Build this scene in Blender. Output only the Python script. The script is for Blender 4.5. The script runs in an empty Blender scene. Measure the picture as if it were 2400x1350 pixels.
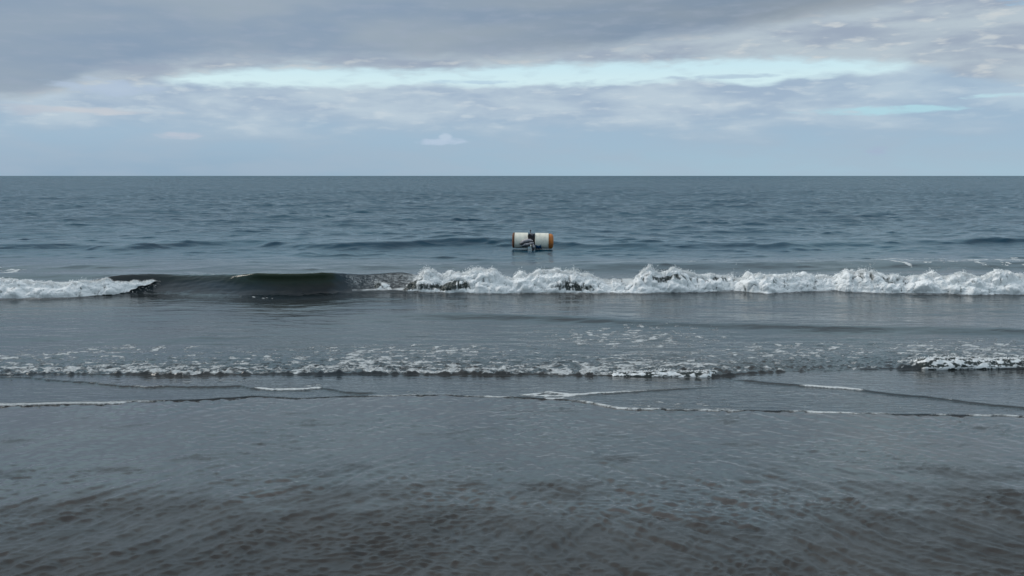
import bpy, bmesh, math, random
import numpy as np
from mathutils import Vector, Euler

random.seed(7)
rng = np.random.default_rng(7)
S = bpy.context.scene

# ------------------------------------------------------------------ camera, world, sun, exposure
CAM_Z = 2.0
F = 2080.0                                   # focal length in pixels of the 2400 px wide photograph
PITCH = math.atan(263.0 / F)
cd = bpy.data.cameras.new("camera")
cd.sensor_width = 36.0
cd.lens = F / 2400.0 * 36.0
cd.clip_start = 0.05
cd.clip_end = 80000.0
cam = bpy.data.objects.new("camera", cd)
cam.location = (0, 0, CAM_Z)
cam.rotation_euler = (math.pi / 2 - PITCH, 0, 0)
S.collection.objects.link(cam)
S.camera = cam

SUN_EL, SUN_AZ = math.radians(36), math.radians(282)      # azimuth clockwise from the view direction: behind, to the left
S.view_settings.view_transform = 'Standard'
S.view_settings.look = 'None'
S.view_settings.gamma = 1.0
S.view_settings.use_curve_mapping = False
S.view_settings.exposure = 0.0

sd = bpy.data.lights.new("sun", 'SUN')
sd.energy = 1.5
sd.angle = math.radians(25)
sd.color = (1.0, 0.95, 0.88)
sun = bpy.data.objects.new("sun", sd)
dv = Vector((math.sin(SUN_AZ) * math.cos(SUN_EL), math.cos(SUN_AZ) * math.cos(SUN_EL), math.sin(SUN_EL)))
sun.rotation_euler = dv.to_track_quat('Z', 'Y').to_euler()
sun.location = (-4, -10, 12)
S.collection.objects.link(sun)


def lin(r, g, b):
    def c(v):
        v /= 255.0
        return v / 12.92 if v <= 0.04045 else ((v + 0.055) / 1.055) ** 2.4
    return (c(r), c(g), c(b))


class NG:
    """small helper for writing node maths"""
    def __init__(self, nt):
        self.nt = nt
        self.n = nt.nodes
        self.l = nt.links

    def put(self, sock, v):
        if hasattr(v, 'links') or isinstance(v, bpy.types.NodeSocket):
            self.l.new(v, sock)
        else:
            if isinstance(v, (tuple, list)) and len(v) == 3 and sock.type == 'RGBA':
                v = (*v, 1.0)
            sock.default_value = v

    def m(self, op, a, b=0.0, c=0.0, clamp=False):
        nd = self.n.new('ShaderNodeMath')
        nd.operation = op
        nd.use_clamp = clamp
        for i, v in enumerate((a, b, c)):
            self.put(nd.inputs[i], v)
        return nd.outputs[0]

    def mr(self, v, a, b, c=0.0, d=1.0, smooth=True):
        nd = self.n.new('ShaderNodeMapRange')
        nd.interpolation_type = 'SMOOTHSTEP' if smooth else 'LINEAR'
        for i, q in enumerate((v, a, b, c, d)):
            self.put(nd.inputs[i], q)
        return nd.outputs[0]

    def mix(self, f, a, b):
        nd = self.n.new('ShaderNodeMix')
        nd.data_type = 'RGBA'
        self.put(nd.inputs[0], f)
        self.put(nd.inputs[6], a)
        self.put(nd.inputs[7], b)
        return nd.outputs[2]

    def vec(self, x, y, z):
        nd = self.n.new('ShaderNodeCombineXYZ')
        for i, q in enumerate((x, y, z)):
            self.put(nd.inputs[i], q)
        return nd.outputs[0]

    def noise(self, v, scale, detail=4.0, rough=0.55, dist=0.0):
        nd = self.n.new('ShaderNodeTexNoise')
        self.put(nd.inputs['Vector'], v)
        nd.inputs['Scale'].default_value = scale
        nd.inputs['Detail'].default_value = detail
        nd.inputs['Roughness'].default_value = rough
        nd.inputs['Distortion'].default_value = dist
        return nd.outputs[0]

    def mapping(self, v, scale=(1, 1, 1), rot=(0, 0, 0)):
        nd = self.n.new('ShaderNodeMapping')
        self.put(nd.inputs[0], v)
        nd.inputs['Scale'].default_value = scale
        nd.inputs['Rotation'].default_value = rot
        return nd.outputs[0]

    def curve(self, v, pts, lo, hi):
        """piecewise curve: v already scaled to 0..1, values mapped to lo..hi"""
        nd = self.n.new('ShaderNodeFloatCurve')
        self.put(nd.inputs['Value'], v)
        cu = nd.mapping.curves[0]
        pts = [(a, (b - lo) / (hi - lo)) for a, b in pts]
        cu.points[0].location = pts[0]
        cu.points[1].location = pts[-1]
        for p in pts[1:-1]:
            cu.points.new(*p)
        nd.mapping.update()
        return self.m('MULTIPLY_ADD', nd.outputs[0], hi - lo, lo)


def elev(py):                                # elevation angle (rad) of a photo row on the middle column
    return math.atan((675.0 - py) / F) - PITCH


def build_world():
    w = bpy.data.worlds.new("World")
    S.world = w
    w.use_nodes = True
    nt = w.node_tree
    nt.nodes.clear()
    g = NG(nt)
    out = nt.nodes.new('ShaderNodeOutputWorld')
    bg = nt.nodes.new('ShaderNodeBackground')
    STR = 0.1
    bg.inputs[1].default_value = STR
    nt.links.new(bg.outputs[0], out.inputs[0])
    sky = nt.nodes.new('ShaderNodeTexSky')
    sky.sky_type = 'NISHITA'
    sky.sun_disc = False
    sky.sun_elevation = SUN_EL
    sky.sun_rotation = SUN_AZ
    sky.air_density = 1.0
    sky.dust_density = 0.6
    tc = nt.nodes.new('ShaderNodeTexCoord').outputs['Generated']
    sp = nt.nodes.new('ShaderNodeSeparateXYZ')
    nt.links.new(tc, sp.inputs[0])
    X, Y, Z = sp.outputs
    az = g.m('ARCTAN2', X, Y)                               # 0 straight ahead
    el = g.m('ARCSINE', Z)
    den = g.m('ADD', g.m('MAXIMUM', Z, 0.0), 0.045)
    P = g.vec(g.m('DIVIDE', X, den), g.m('DIVIDE', Y, den), 0.0)     # flat cloud layer seen in perspective

    def A(px):
        return math.atan((px - 1200.0) / F)
    A0, A1 = A(0) - 0.25, A(2400) + 0.25
    t = g.m('DIVIDE', g.m('SUBTRACT', az, A0), A1 - A0, clamp=True)

    def T(px):
        return (A(px) - A0) / (A1 - A0)

    def edge(pts):
        e = [elev(p[1]) for p in pts]
        pp = [(0.0, e[0])] + [(T(p[0]), v) for p, v in zip(pts, e)] + [(1.0, e[-1])]
        return g.curve(t, pp, -0.05, 0.35)

    nL = g.noise(P, 0.55, 5, 0.55, 0.3)          # broad cloud shapes
    nM = g.noise(P, 1.7, 6, 0.6, 0.4)
    AE = g.vec(g.m('MULTIPLY', az, 1.0), g.m('MULTIPLY', el, 4.2), 0.0)     # angle space, streaks lie flat
    nS = g.noise(AE, 9.0, 5, 0.52, 0.2)
    nF = g.noise(AE, 30.0, 4, 0.5, 0.1)
    nB = g.noise(AE, 3.2, 3, 0.5, 0.4)

    k = 1.0 / STR

    def C(r, gg, b, f=1.0):
        q = lin(r, gg, b)
        return (q[0] * k * f, q[1] * k * f, q[2] * k * f)

    nish = sky.outputs[0]
    # clear air at the horizon and blue gaps, seen through thin high haze
    hz = g.mix(g.mr(el, 0.0, 0.16), C(150, 180, 200), C(150, 188, 222))
    clear = g.mix(0.8, nish, hz)
    hl = g.mix(g.mr(az, -0.45, 0.3), C(148, 174, 196), C(164, 192, 209))
    low = g.mix(g.mr(el, 0.0, 0.05), hl, C(160, 186, 207))
    low = g.mix(g.mr(nS, 0.35, 0.65, 0.0, 0.45), low, C(166, 183, 200))
    col = g.mix(0.95, clear, low)

    # banded middle cloud
    mid_top = edge([(0, 225), (200, 205), (340, 190), (410, 206), (470, 209), (700, 210), (850, 207), (950, 202), (1200, 203), (1500, 197), (1650, 191), (1760, 210), (1850, 196), (2060, 188), (2160, 172), (2400, 170)])
    wob = g.m('MULTIPLY', g.m('SUBTRACT', nF, 0.5), 0.016)
    elw = g.m('ADD', el, wob)
    mid_lo = g.mr(g.m('ADD', elw, g.m('MULTIPLY', g.m('SUBTRACT', nS, 0.5), 0.05)), elev(335), elev(255))
    mid_col = g.mix(g.mr(nS, 0.34, 0.64), C(161, 181, 202), C(186, 203, 216))
    mid_col = g.mix(g.mr(nF, 0.50, 0.72, 0.0, 0.6), mid_col, C(202, 214, 222))
    mid_col = g.mix(g.mr(az, 0.2, 0.55, 0.0, 0.35), mid_col, C(160, 190, 212))
    col = g.mix(mid_lo, col, mid_col)

    # bright clear strip above the banded cloud
    gap = g.mr(g.m('SUBTRACT', elw, mid_top), -0.004, 0.005)
    gapc = g.mix(g.mr(el, elev(205), elev(150)), C(213, 238, 243), C(203, 233, 243))
    gapc = g.mix(g.mr(nF, 0.5, 0.75, 0.0, 0.45), gapc, C(190, 214, 226))
    gapc = g.mix(0.06, gapc, nish)
    col = g.mix(gap, col, gapc)

    # lighter broken cloud: right side, and a thin puffy border along the left deck
    lite_lo = edge([(0, 262), (150, 240), (300, 215), (400, 203), (450, 192), (600, 175), (720, 166), (850, 169), (1000, 170), (1250, 156), (1500, 151), (1850, 153), (1950, 160), (2100, 174), (2250, 205), (2400, 225)])
    lm = g.mr(g.m('SUBTRACT', elw, lite_lo), -0.005, 0.007)
    lc = g.mix(g.mr(nS, 0.34, 0.62), C(156, 170, 188), C(182, 196, 206))
    lc = g.mix(g.mr(nF, 0.52, 0.72, 0.0, 0.7), lc, C(206, 212, 214))
    col = g.mix(lm, col, lc)

    # heavy grey deck overhead
    deck_lo = edge([(0, 250), (150, 226), (250, 190), (380, 168), (500, 150), (700, 142), (1000, 136), (1250, 126), (1400, 112), (1500, 96), (1700, 78), (1900, 52), (2050, 40), (2200, 22), (2400, -5)])
    dk = g.mr(g.m('SUBTRACT', g.m('ADD', elw, g.m('MULTIPLY', g.m('SUBTRACT', nS, 0.5), 0.02)), deck_lo), -0.009, 0.011)
    dleft = g.mix(g.mr(nB, 0.34, 0.64), C(136, 157, 180), C(155, 170, 184))
    dright = g.mix(g.mr(nB, 0.32, 0.66), C(124, 144, 166), C(150, 160, 168))
    dc = g.mix(g.mr(az, -0.25, 0.35), dleft, dright)
    dc = g.mix(g.mr(nF, 0.45, 0.75, 0.0, 0.35), dc, C(160, 172, 190))
    # higher than the frame the deck thins a little and breaks into brighter, bluer cloud
    up = g.mr(el, 0.19, 0.28)
    uc = g.mix(g.mr(nM, 0.36, 0.60), C(156, 186, 208), C(200, 232, 246))
    dc = g.mix(g.m('MULTIPLY', up, 0.9), dc, uc)
    zen = g.mix(g.mr(nM, 0.35, 0.65), C(182, 191, 204), C(220, 226, 232))
    dc = g.mix(g.mr(el, 0.45, 0.9), dc, zen)
    col = g.mix(dk, col, dc)

    # blue break, top right corner
    def blob(px, py, wx, wy, colr, amt, n=nF, tilt=0.0):
        nonlocal col
        dx = g.m('DIVIDE', g.m('SUBTRACT', az, A(px)), wx / F)
        ey = g.m('SUBTRACT', el, g.m('MULTIPLY', g.m('SUBTRACT', az, A(px)), tilt))
        dy = g.m('DIVIDE', g.m('SUBTRACT', ey, elev(py)), wy / F)
        r = g.m('ADD', g.m('MULTIPLY', dx, dx), g.m('MULTIPLY', dy, dy))
        r = g.m('ADD', r, g.m('MULTIPLY', g.m('SUBTRACT', n, 0.5), 5.5))
        col = g.mix(g.mr(r, 1.5, -0.1, 0.0, amt), col, colr)
    blob(2440, 34, 120, 26, C(152, 200, 232), 0.9)
    blob(2050, 270, 150, 9, C(176, 216, 228), 0.85)
    blob(2370, 247, 90, 5, C(188, 222, 232), 0.8)
    blob(250, 273, 120, 8, C(202, 206, 212), 0.75)
    blob(90, 276, 70, 10, C(186, 194, 206), 0.6)
    blob(432, 323, 48, 8, C(186, 196, 210), 0.85)
    blob(1035, 332, 52, 8, C(182, 200, 220), 0.9)
    blob(1045, 320, 14, 10, C(184, 202, 220), 0.9)
    blob(2046, 355, 24, 10, C(164, 180, 204), 0.7)
    blob(280, 222, 110, 16, C(176, 194, 216), 0.7)
    blob(1700, 186, 110, 6, C(170, 192, 212), 0.7)
    blob(1120, 192, 90, 5, C(176, 202, 222), 0.7)
    # below the horizon (never seen, only seen by reflections off steep faces): dark sea tone
    col = g.mix(g.mr(el, -0.02, -0.002), C(60, 75, 90), col)
    nt.links.new(col, bg.inputs[0])


build_world()


# ------------------------------------------------------------------ helpers
def ray(px, py):
    a, b = (px - 1200.0) / F, (675.0 - py) / F
    cp, sp_ = math.cos(PITCH), math.sin(PITCH)
    return a, cp + b * sp_, b * cp - sp_


def at_z(px, py, z=0.0):
    x, y, q = ray(px, py)
    t = (z - CAM_Z) / q
    return x * t, y * t


def z_at(px, py, yy):
    x, y, q = ray(px, py)
    return CAM_Z + q * yy / y


def tag(o, label=None, cat=None, group=None, kind=None):
    for kk, v in (('label', label), ('category', cat), ('group', group), ('kind', kind)):
        if v:
            o[kk] = v
    return o


def mesh_np(name, V, Q, mat=None, attrs=None, smooth=True):
    """V (n,3), Q (m,3 or 4)"""
    me = bpy.data.meshes.new(name)
    n, (mf, kf) = len(V), Q.shape
    me.vertices.add(n)
    me.vertices.foreach_set('co', np.ascontiguousarray(V, dtype=np.float32).ravel())
    me.loops.add(mf * kf)
    me.loops.foreach_set('vertex_index', np.ascontiguousarray(Q, dtype=np.int32).ravel())
    me.polygons.add(mf)
    me.polygons.foreach_set('loop_start', np.arange(0, mf * kf, kf, dtype=np.int32))
    me.polygons.foreach_set('loop_total', np.full(mf, kf, dtype=np.int32))
    me.polygons.foreach_set('use_smooth', np.full(mf, smooth, dtype=bool))
    me.update(calc_edges=True)
    for kk, v in (attrs or {}).items():
        at = me.attributes.new(kk, 'FLOAT', 'POINT')
        at.data.foreach_set('value', np.ascontiguousarray(v, dtype=np.float32).ravel())
    o = bpy.data.objects.new(name, me)
    S.collection.objects.link(o)
    if mat:
        me.materials.append(mat)
    return o


def grid_quads(nr, nc):
    i = np.arange((nr - 1) * nc).reshape(nr - 1, nc)[:, :-1]
    return np.stack([i, i + 1, i + nc + 1, i + nc], -1).reshape(-1, 4)


def sst(x, a, b):
    t = np.clip((x - a) / (b - a), 0, 1)
    return t * t * (3 - 2 * t)


def _hash(ix, iy, iz, seed):
    h = (ix.astype(np.int64) * 374761393 + iy.astype(np.int64) * 668265263 + iz * 2147483647 + seed * 974634777) & 0xffffffff
    h = ((h ^ (h >> 13)) * 1274126177) & 0xffffffff
    return (h ^ (h >> 16)) & 0xffffffff


def perlin(x, y, seed=0):
    ix, iy = np.floor(x), np.floor(y)
    fx, fy = x - ix, y - iy
    ux, uy = fx * fx * fx * (fx * (fx * 6 - 15) + 10), fy * fy * fy * (fy * (fy * 6 - 15) + 10)

    def gr(dx, dy):
        a = _hash(ix + dx, iy + dy, 0, seed).astype(np.float64) * (2 * math.pi / 4294967296.0)
        return np.cos(a) * (fx - dx) + np.sin(a) * (fy - dy)
    a, b, c, d = gr(0, 0), gr(1, 0), gr(0, 1), gr(1, 1)
    return 1.45 * ((a + (b - a) * ux) * (1 - uy) + (c + (d - c) * ux) * uy)


def perlin3(x, y, z, seed=0):
    iz = np.floor(z)
    fz = z - iz
    uz = fz * fz * (3 - 2 * fz)
    izi = iz.astype(np.int64)
    out = 0
    for dz, w in ((0, 1 - uz), (1, uz)):
        ix, iy = np.floor(x), np.floor(y)
        fx, fy = x - ix, y - iy
        ux, uy = fx * fx * (3 - 2 * fx), fy * fy * (3 - 2 * fy)
        vals = []
        for dy in (0, 1):
            for dx in (0, 1):
                h = _hash(ix + dx, iy + dy, (izi + dz) * 97, seed)
                a = h.astype(np.float64) * (2 * math.pi / 4294967296.0)
                b = ((h >> 7) & 1023) / 511.5 - 1
                s = np.sqrt(np.maximum(0, 1 - b * b))
                vals.append(np.cos(a) * s * (fx - dx) + np.sin(a) * s * (fy - dy) + b * (fz - dz))
        out = out + w * ((vals[0] * (1 - ux) + vals[1] * ux) * (1 - uy) + (vals[2] * (1 - ux) + vals[3] * ux) * uy)
    return 1.5 * out


def fbm(x, y, seed=0, octv=4, gain=0.5):
    s, a, f = 0, 1.0, 1.0
    for i in range(octv):
        s = s + a * perlin(x * f + 17.3 * i, y * f - 9.1 * i, seed + i)
        a *= gain
        f *= 2.03
    return s


def pline(pts, z=0.02, soft=0.02):
    w = [at_z(a, b, z) for a, b in pts]
    xs = np.array([p[0] for p in w])
    ys = np.array([p[1] for p in w])
    gx = np.linspace(xs.min(), xs.max(), 1500)
    gy = np.interp(gx, xs, ys)
    kr = np.hanning(int(1500 * soft) // 2 * 2 + 3)
    kr /= kr.sum()
    gy = np.convolve(np.pad(gy, len(kr) // 2, mode='edge'), kr, mode='valid')
    return lambda x: np.interp(x, gx, gy)


# ------------------------------------------------------------------ materials
def new_mat(name):
    m = bpy.data.materials.new(name)
    m.use_nodes = True
    nt = m.node_tree
    return m, NG(nt), nt.nodes['Principled BSDF']


def bump(g, p, h, strength, dist):
    b = g.n.new('ShaderNodeBump')
    b.inputs['Strength'].default_value = strength
    b.inputs['Distance'].default_value = dist
    g.put(b.inputs['Height'], h)
    g.l.new(b.outputs[0], p.inputs['Normal'])


def water_mat():
    m, g, p = new_mat("sea_water")
    pos = g.n.new('ShaderNodeNewGeometry').outputs['Position']

    def attr(n):
        a = g.n.new('ShaderNodeAttribute')
        a.attribute_name = n
        return a.outputs['Fac']
    foam, silt, far, olive_shade, far2 = attr('foam'), attr('silt'), attr('far'), attr('olive_shade'), attr('far2')
    n1 = g.noise(g.mapping(pos, (0.25, 0.6, 1)), 1.0, 4, 0.55)
    deep = g.mix(g.mr(n1, 0.3, 0.7), (0.001, 0.036, 0.066), (0.002, 0.050, 0.082))
    muddy = g.mix(g.mr(n1, 0.3, 0.7), (0.026, 0.029, 0.029), (0.046, 0.042, 0.037))
    body = g.mix(silt, deep, muddy)
    hz_ = g.n.new('ShaderNodeSeparateXYZ')
    g.l.new(pos, hz_.inputs[0])
    wc = g.mix(g.mr(g.m('ADD', hz_.outputs[2], g.m('MULTIPLY', n1, 0.1)), 0.10, 0.36), (0.001, 0.002, 0.001), (0.014, 0.026, 0.012))  # olive water high on the face, shade of the hollow painted black below
    body = g.mix(olive_shade, body, wc)
    fn = g.noise(g.mapping(pos, (30, 55, 40)), 1.0, 4, 0.7)
    f = g.mr(g.m('ADD', foam, g.m('MULTIPLY', g.m('SUBTRACT', fn, 0.5), 0.9)), 0.32, 0.78)
    f = g.m('MULTIPLY', f, g.mr(foam, 0.03, 0.2))
    g.put(p.inputs['Base Color'], g.mix(f, body, (0.66, 0.68, 0.68)))
    g.put(p.inputs['Roughness'], g.m('ADD', g.m('MULTIPLY', f, 0.6), g.m('ADD', g.m('MULTIPLY_ADD', olive_shade, 0.06, 0.06), g.m('MULTIPLY', far, 0.06))))
    p.inputs['IOR'].default_value = 1.333
    g.put(p.inputs['Specular IOR Level'], g.mr(far, 0.02, 0.5, 0.5, 0.40))
    # ripples: short chop of two sizes, crests lying along x
    r1 = g.noise(g.mapping(pos, (3.2, 9.0, 1)), 1.0, 4, 0.6, 0.4)
    r2 = g.noise(g.mapping(pos, (0.55, 1.9, 1), (0, 0, 0.15)), 1.0, 5, 0.62, 0.4)
    h = g.m('ADD', g.m('MULTIPLY', r1, g.m('ADD', 0.008, g.m('MULTIPLY', far, 0.06))), g.m('MULTIPLY', r2, g.m('MULTIPLY', far, 0.10)))
    h = g.m('ADD', h, g.m('MULTIPLY', f, g.m('MULTIPLY', fn, 0.02)))
    bump(g, p, h, 1.0, 1.0)
    # unresolved wind waves far out: tilt the facets towards the shore and scatter them
    tn = g.n.new('ShaderNodeTexNoise')
    g.put(tn.inputs['Vector'], g.mapping(pos, (1.7, 2.6, 1)))
    tn.inputs['Scale'].default_value = 1.0
    tn.inputs['Detail'].default_value = 3

    def vm(op, a, b):
        q = g.n.new('ShaderNodeVectorMath')
        q.operation = op
        g.put(q.inputs[0], a)
        if b is not None:
            g.put(q.inputs[1], b)
        return q.outputs[0]
    c0 = vm('SUBTRACT', tn.outputs['Color'], (0.5, 0.5, 0.5))
    c0 = vm('MULTIPLY', c0, g.vec(g.m('MULTIPLY', far2, 0.5), g.m('MULTIPLY', far2, 0.9), 0.0))
    c0 = vm('ADD', c0, g.vec(0.0, g.m('MULTIPLY', far2, -0.26), 0.0))
    bn = p.inputs['Normal'].links[0].from_socket
    g.l.new(vm('NORMALIZE', vm('ADD', bn, c0), None), p.inputs['Normal'])
    return m


def sand_mat():
    m, g, p = new_mat("wet_volcanic_sand")
    pos = g.n.new('ShaderNodeNewGeometry').outputs['Position']
    a = g.n.new('ShaderNodeAttribute')
    a.attribute_name = 'film'
    film = a.outputs['Fac']
    n1 = g.noise(pos, 1.3, 5, 0.6)
    n2 = g.noise(pos, 400.0, 2, 0.7)
    c = g.mix(g.mr(n1, 0.3, 0.7), (0.017, 0.0145, 0.0125), (0.033, 0.027, 0.022))
    c = g.mix(g.mr(n2, 0.35, 0.75, 0, 0.35), c, (0.075, 0.066, 0.058))
    g.put(p.inputs['Base Color'], c)
    g.put(p.inputs['Roughness'], g.mr(film, 0.0, 1.0, 0.24, 0.05))
    p.inputs['IOR'].default_value = 1.47
    g.put(p.inputs['Specular IOR Level'], g.mr(film, 0, 1, 0.36, 1.0))
    grain = g.noise(g.mapping(pos, (60, 90, 60)), 1.0, 3, 0.6)
    h = g.m('ADD', g.m('MULTIPLY', n2, g.mr(film, 0, 1, 0.0009, 0.0001)), g.m('MULTIPLY', grain, g.mr(film, 0, 1, 0.0012, 0.0005)))
    bump(g, p, h, 1.0, 1.0)
    return m


def foam_mat():
    m, g, p = new_mat("white_foam")
    pos = g.n.new('ShaderNodeNewGeometry').outputs['Position']
    a = g.n.new('ShaderNodeAttribute')
    a.attribute_name = 'thick'
    th = a.outputs['Fac']
    fine = g.noise(g.mapping(pos, (38, 38, 20)), 1.0, 4, 0.7)
    f = g.mr(g.m('ADD', th, g.m('MULTIPLY', g.m('SUBTRACT', fine, 0.5), 0.8)), 0.30, 0.62)
    white = g.mix(g.mr(fine, 0.35, 0.65), (0.84, 0.855, 0.85), (0.93, 0.93, 0.92))
    g.put(p.inputs['Base Color'], g.mix(f, (0.035, 0.045, 0.042), white))
    g.put(p.inputs['Roughness'], g.mr(f, 0, 1, 0.1, 0.65))
    p.inputs['IOR'].default_value = 1.333
    g.put(p.inputs['Subsurface Weight'], g.m('MULTIPLY', f, 0.5))
    p.inputs['Subsurface Radius'].default_value = (1, 1, 1)
    p.inputs['Subsurface Scale'].default_value = 0.03
    bump(g, p, fine, 0.5, 0.015)
    return m


def plain(name, c, rough=0.5, var=0.25, scale=14.0, metal=0.0, dirt=None, stretch=(1, 1, 1)):
    m, g, p = new_mat(name)
    pos = g.n.new('ShaderNodeTexCoord').outputs['Object']
    n = g.noise(g.mapping(pos, stretch), scale, 5, 0.65)
    d = dirt or tuple(q * (1 - var) for q in c)
    g.put(p.inputs['Base Color'], g.mix(g.mr(n, 0.4, 0.75), c, d))
    g.put(p.inputs['Roughness'], g.mr(n, 0.3, 0.7, rough * 0.8, min(1, rough * 1.25)))
    p.inputs['Metallic'].default_value = metal
    bump(g, p, n, 0.3, 0.004)
    return m


M_WATER, M_SAND, M_FOAM = water_mat(), sand_mat(), foam_mat()


# ------------------------------------------------------------------ beach sand
def sand_base(y):
    return (9.4 - y) / 30.0


FRONT = pline([(-400, 962), (0, 957), (250, 950), (430, 941), (600, 932), (700, 936), (820, 932), (960, 927), (1200, 933), (1300, 938), (1380, 947),
               (1450, 963), (1600, 968), (1850, 971), (2070, 979), (2300, 983), (2400, 986), (2900, 990)], 0.06)


def sand_fields(x, y):
    wx = x + 0.10 * perlin(x * 1.1, y * 1.1, 3)
    wy = y + 0.10 * perlin(x * 1.3, y * 1.0, 4)
    th = math.radians(33)
    c, s = math.cos(th), math.sin(th)

    def streak(sgn, sc, ln, seed):
        al = wy * c + sgn * wx * s           # along
        ac = wx * c - sgn * wy * s           # across
        return perlin(ac * sc, al * ln, seed)
    wl = sst(-x, -0.9, 1.0)
    wr = 1 - wl
    s1 = streak(1, 11, 2.2, 11) + 0.6 * streak(1, 22, 5, 12)
    s2 = streak(-1, 11, 2.2, 13) + 0.6 * streak(-1, 22, 5, 14)
    both = np.abs(s1) * -1 + np.abs(s2) * -1
    crisp = (0.5 - np.abs(streak(1, 9, 3.0, 15)) ** 0.8) * wl + (0.5 - np.abs(streak(-1, 9, 3.0, 16)) ** 0.8) * wr
    crisp = crisp + 0.5 * ((0.5 - np.abs(streak(1, 24, 9, 17)) ** 0.8) * wl + (0.5 - np.abs(streak(-1, 24, 9, 18)) ** 0.8) * wr)
    cen = np.exp(-((x - 0.8) / 1.0) ** 2)
    big = s1 * (0.35 + 0.65 * wl) + s2 * (0.35 + 0.65 * wr)
    near = sst(-y, -6.2, -4.6)
    h = 0.0100 * big * (0.25 + 0.75 * near) + 0.0110 * both * cen * near + 0.0095 * crisp * (0.15 + 0.85 * near)
    # current ripples: short crests along x
    rip = perlin(wx * 9, wy * 26 + 0.6 * s1, 21) + 0.6 * perlin(wx * 18, wy * 52, 22)
    patch = sst(fbm(x * 0.9, y * 1.3, 31, 3), -0.35, 0.45)
    h += 0.0078 * rip * (0.25 + 0.75 * patch)
    h += 0.0014 * fbm(x * 20, y * 30, 41, 2)
    h += 0.006 * fbm(x * 0.5, y * 0.8, 51, 3)
    # scour pits on the right
    for (px, py, rx, ry, dp) in ((1770, 1135, 0.12, 0.05, 0.014), (1650, 1075, 0.07, 0.035, 0.010), (1400, 1085, 0.12, 0.03, 0.006),
                                 (700, 1085, 0.10, 0.04, 0.008), (640, 1075, 0.05, 0.06, 0.007), (1180, 1190, 0.10, 0.05, 0.006)):
        X0, Y0 = at_z(px, py, 0.13)
        h -= dp * np.exp(-((x - X0) / rx) ** 2 - ((y - Y0) / ry) ** 2)
    # thin film of water left by the last swash: everywhere near the water, ending in an uneven line
    lim = 4.98 - 0.45 * np.exp(-((x - 1.1) / 0.9) ** 2) + 0.34 * perlin(x * 0.55, x * 0 + 3.3, 61) + 0.03 * np.abs(x) + 0.30 * fbm(x * 1.6, y * 2.6, 62, 5, 0.6)
    film = sst(y, lim - 0.75, lim + 0.85)
    film = sst(film * (0.88 + 0.60 * fbm(x * 1.5, y * 3.2, 71, 6, 0.68)), -0.05, 0.95)
    film = np.maximum(film, 0.26 * sst(fbm(x * 1.5, y * 1.5, 75, 3), -0.1, 0.5))
    h += 0.0026 * (0.4 - np.abs(perlin(wx * 13 + 3, wy * 30, 23))) * film
    return h * (1 - 0.12 * film), film


def build_sand():
    cols_in = np.linspace(-0.72, 0.72, 600)
    side = np.array([0.8, 0.95, 1.2, 1.7, 2.6, 4.5, 9.0])
    u = np.concatenate([-side[::-1], cols_in, side])
    inv = np.linspace(1 / 3.3, 1 / 9.6, 330)
    rows = np.concatenate([[-40, -20, -8, -3, -1, 0, 0.8, 1.5, 2.1, 2.6, 3.0], 1 / inv, [9.9, 10.5, 12, 14.0]])
    U, Yy = np.meshgrid(u, rows)
    X = U * np.maximum(Yy, 3.3)
    h, film = sand_fields(X, Yy)
    fade = sst(Yy, 1.0, 3.2)
    Z = sand_base(Yy) + h * fade
    V = np.stack([X, Yy, Z], -1).reshape(-1, 3)
    o = mesh_np("beach_sand", V, grid_quads(len(rows), len(u)), M_SAND, {'film': film.ravel()})
    tag(o, "wet dark grey volcanic sand with diagonal backwash ripples in the foreground", kind='structure')


build_sand()

# ------------------------------------------------------------------ the sea
BORE = pline([(-400, 890), (0, 886), (60, 882), (250, 881), (400, 884), (620, 880), (900, 879), (1250, 881), (1500, 883), (1700, 886), (1780, 876), (1900, 871),
              (2160, 863), (2400, 863), (2900, 868)], 0.03)
SWASH2 = pline([(-400, 880), (60, 884), (170, 896), (330, 910), (560, 909), (600, 914), (650, 919), (700, 918), (745, 911), (790, 920), (830, 929), (900, 925), (960, 915),
                (1200, 902), (1700, 887), (1760, 894), (1850, 903), (1960, 911), (2100, 930), (2400, 967), (2900, 1010)], 0.05)
SWASH3 = pline([(1180, 938), (1230, 932), (1290, 925), (1340, 931), (1500, 921), (1650, 911), (1850, 903)], 0.05)
RIPW = pline([(-400, 745), (850, 737), (1000, 741), (1200, 744), (1450, 754), (1700, 765), (2000, 771), (2400, 779), (2900, 790)], 0.05)
BRK_PTS = [(-500, 702), (0, 702), (100, 702), (200, 698), (300, 692), (370, 688), (480, 690), (570, 694), (700, 696), (790, 690), (900, 686), (1000, 687),
           (1150, 690), (1300, 689), (1500, 690), (1650, 687), (1710, 684), (1800, 690), (1880, 686), (1950, 684), (2050, 689), (2200, 691), (2280, 694), (2400, 692), (2900, 696)]
BRK = pline(BRK_PTS, 0.0, 0.03)
SW2 = pline([(-600, 592), (0, 590), (150, 588), (280, 592), (430, 582), (560, 578), (700, 590), (900, 588), (1000, 582), (1200, 580), (1300, 584), (1500, 588), (1700, 584),
             (1900, 586), (2100, 582), (2250, 576), (2400, 574), (3000, 576)], 0.0)


def pxof(x, y):
    return 1200 + F * x / (y * math.cos(PITCH) + (CAM_Z) * math.sin(PITCH))


def pyof(y):
    q = -CAM_Z
    cp, sp_ = math.cos(PITCH), math.sin(PITCH)
    fw = y * cp - q * sp_
    up_ = y * sp_ + q * cp
    return 675 - F * up_ / fw


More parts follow.
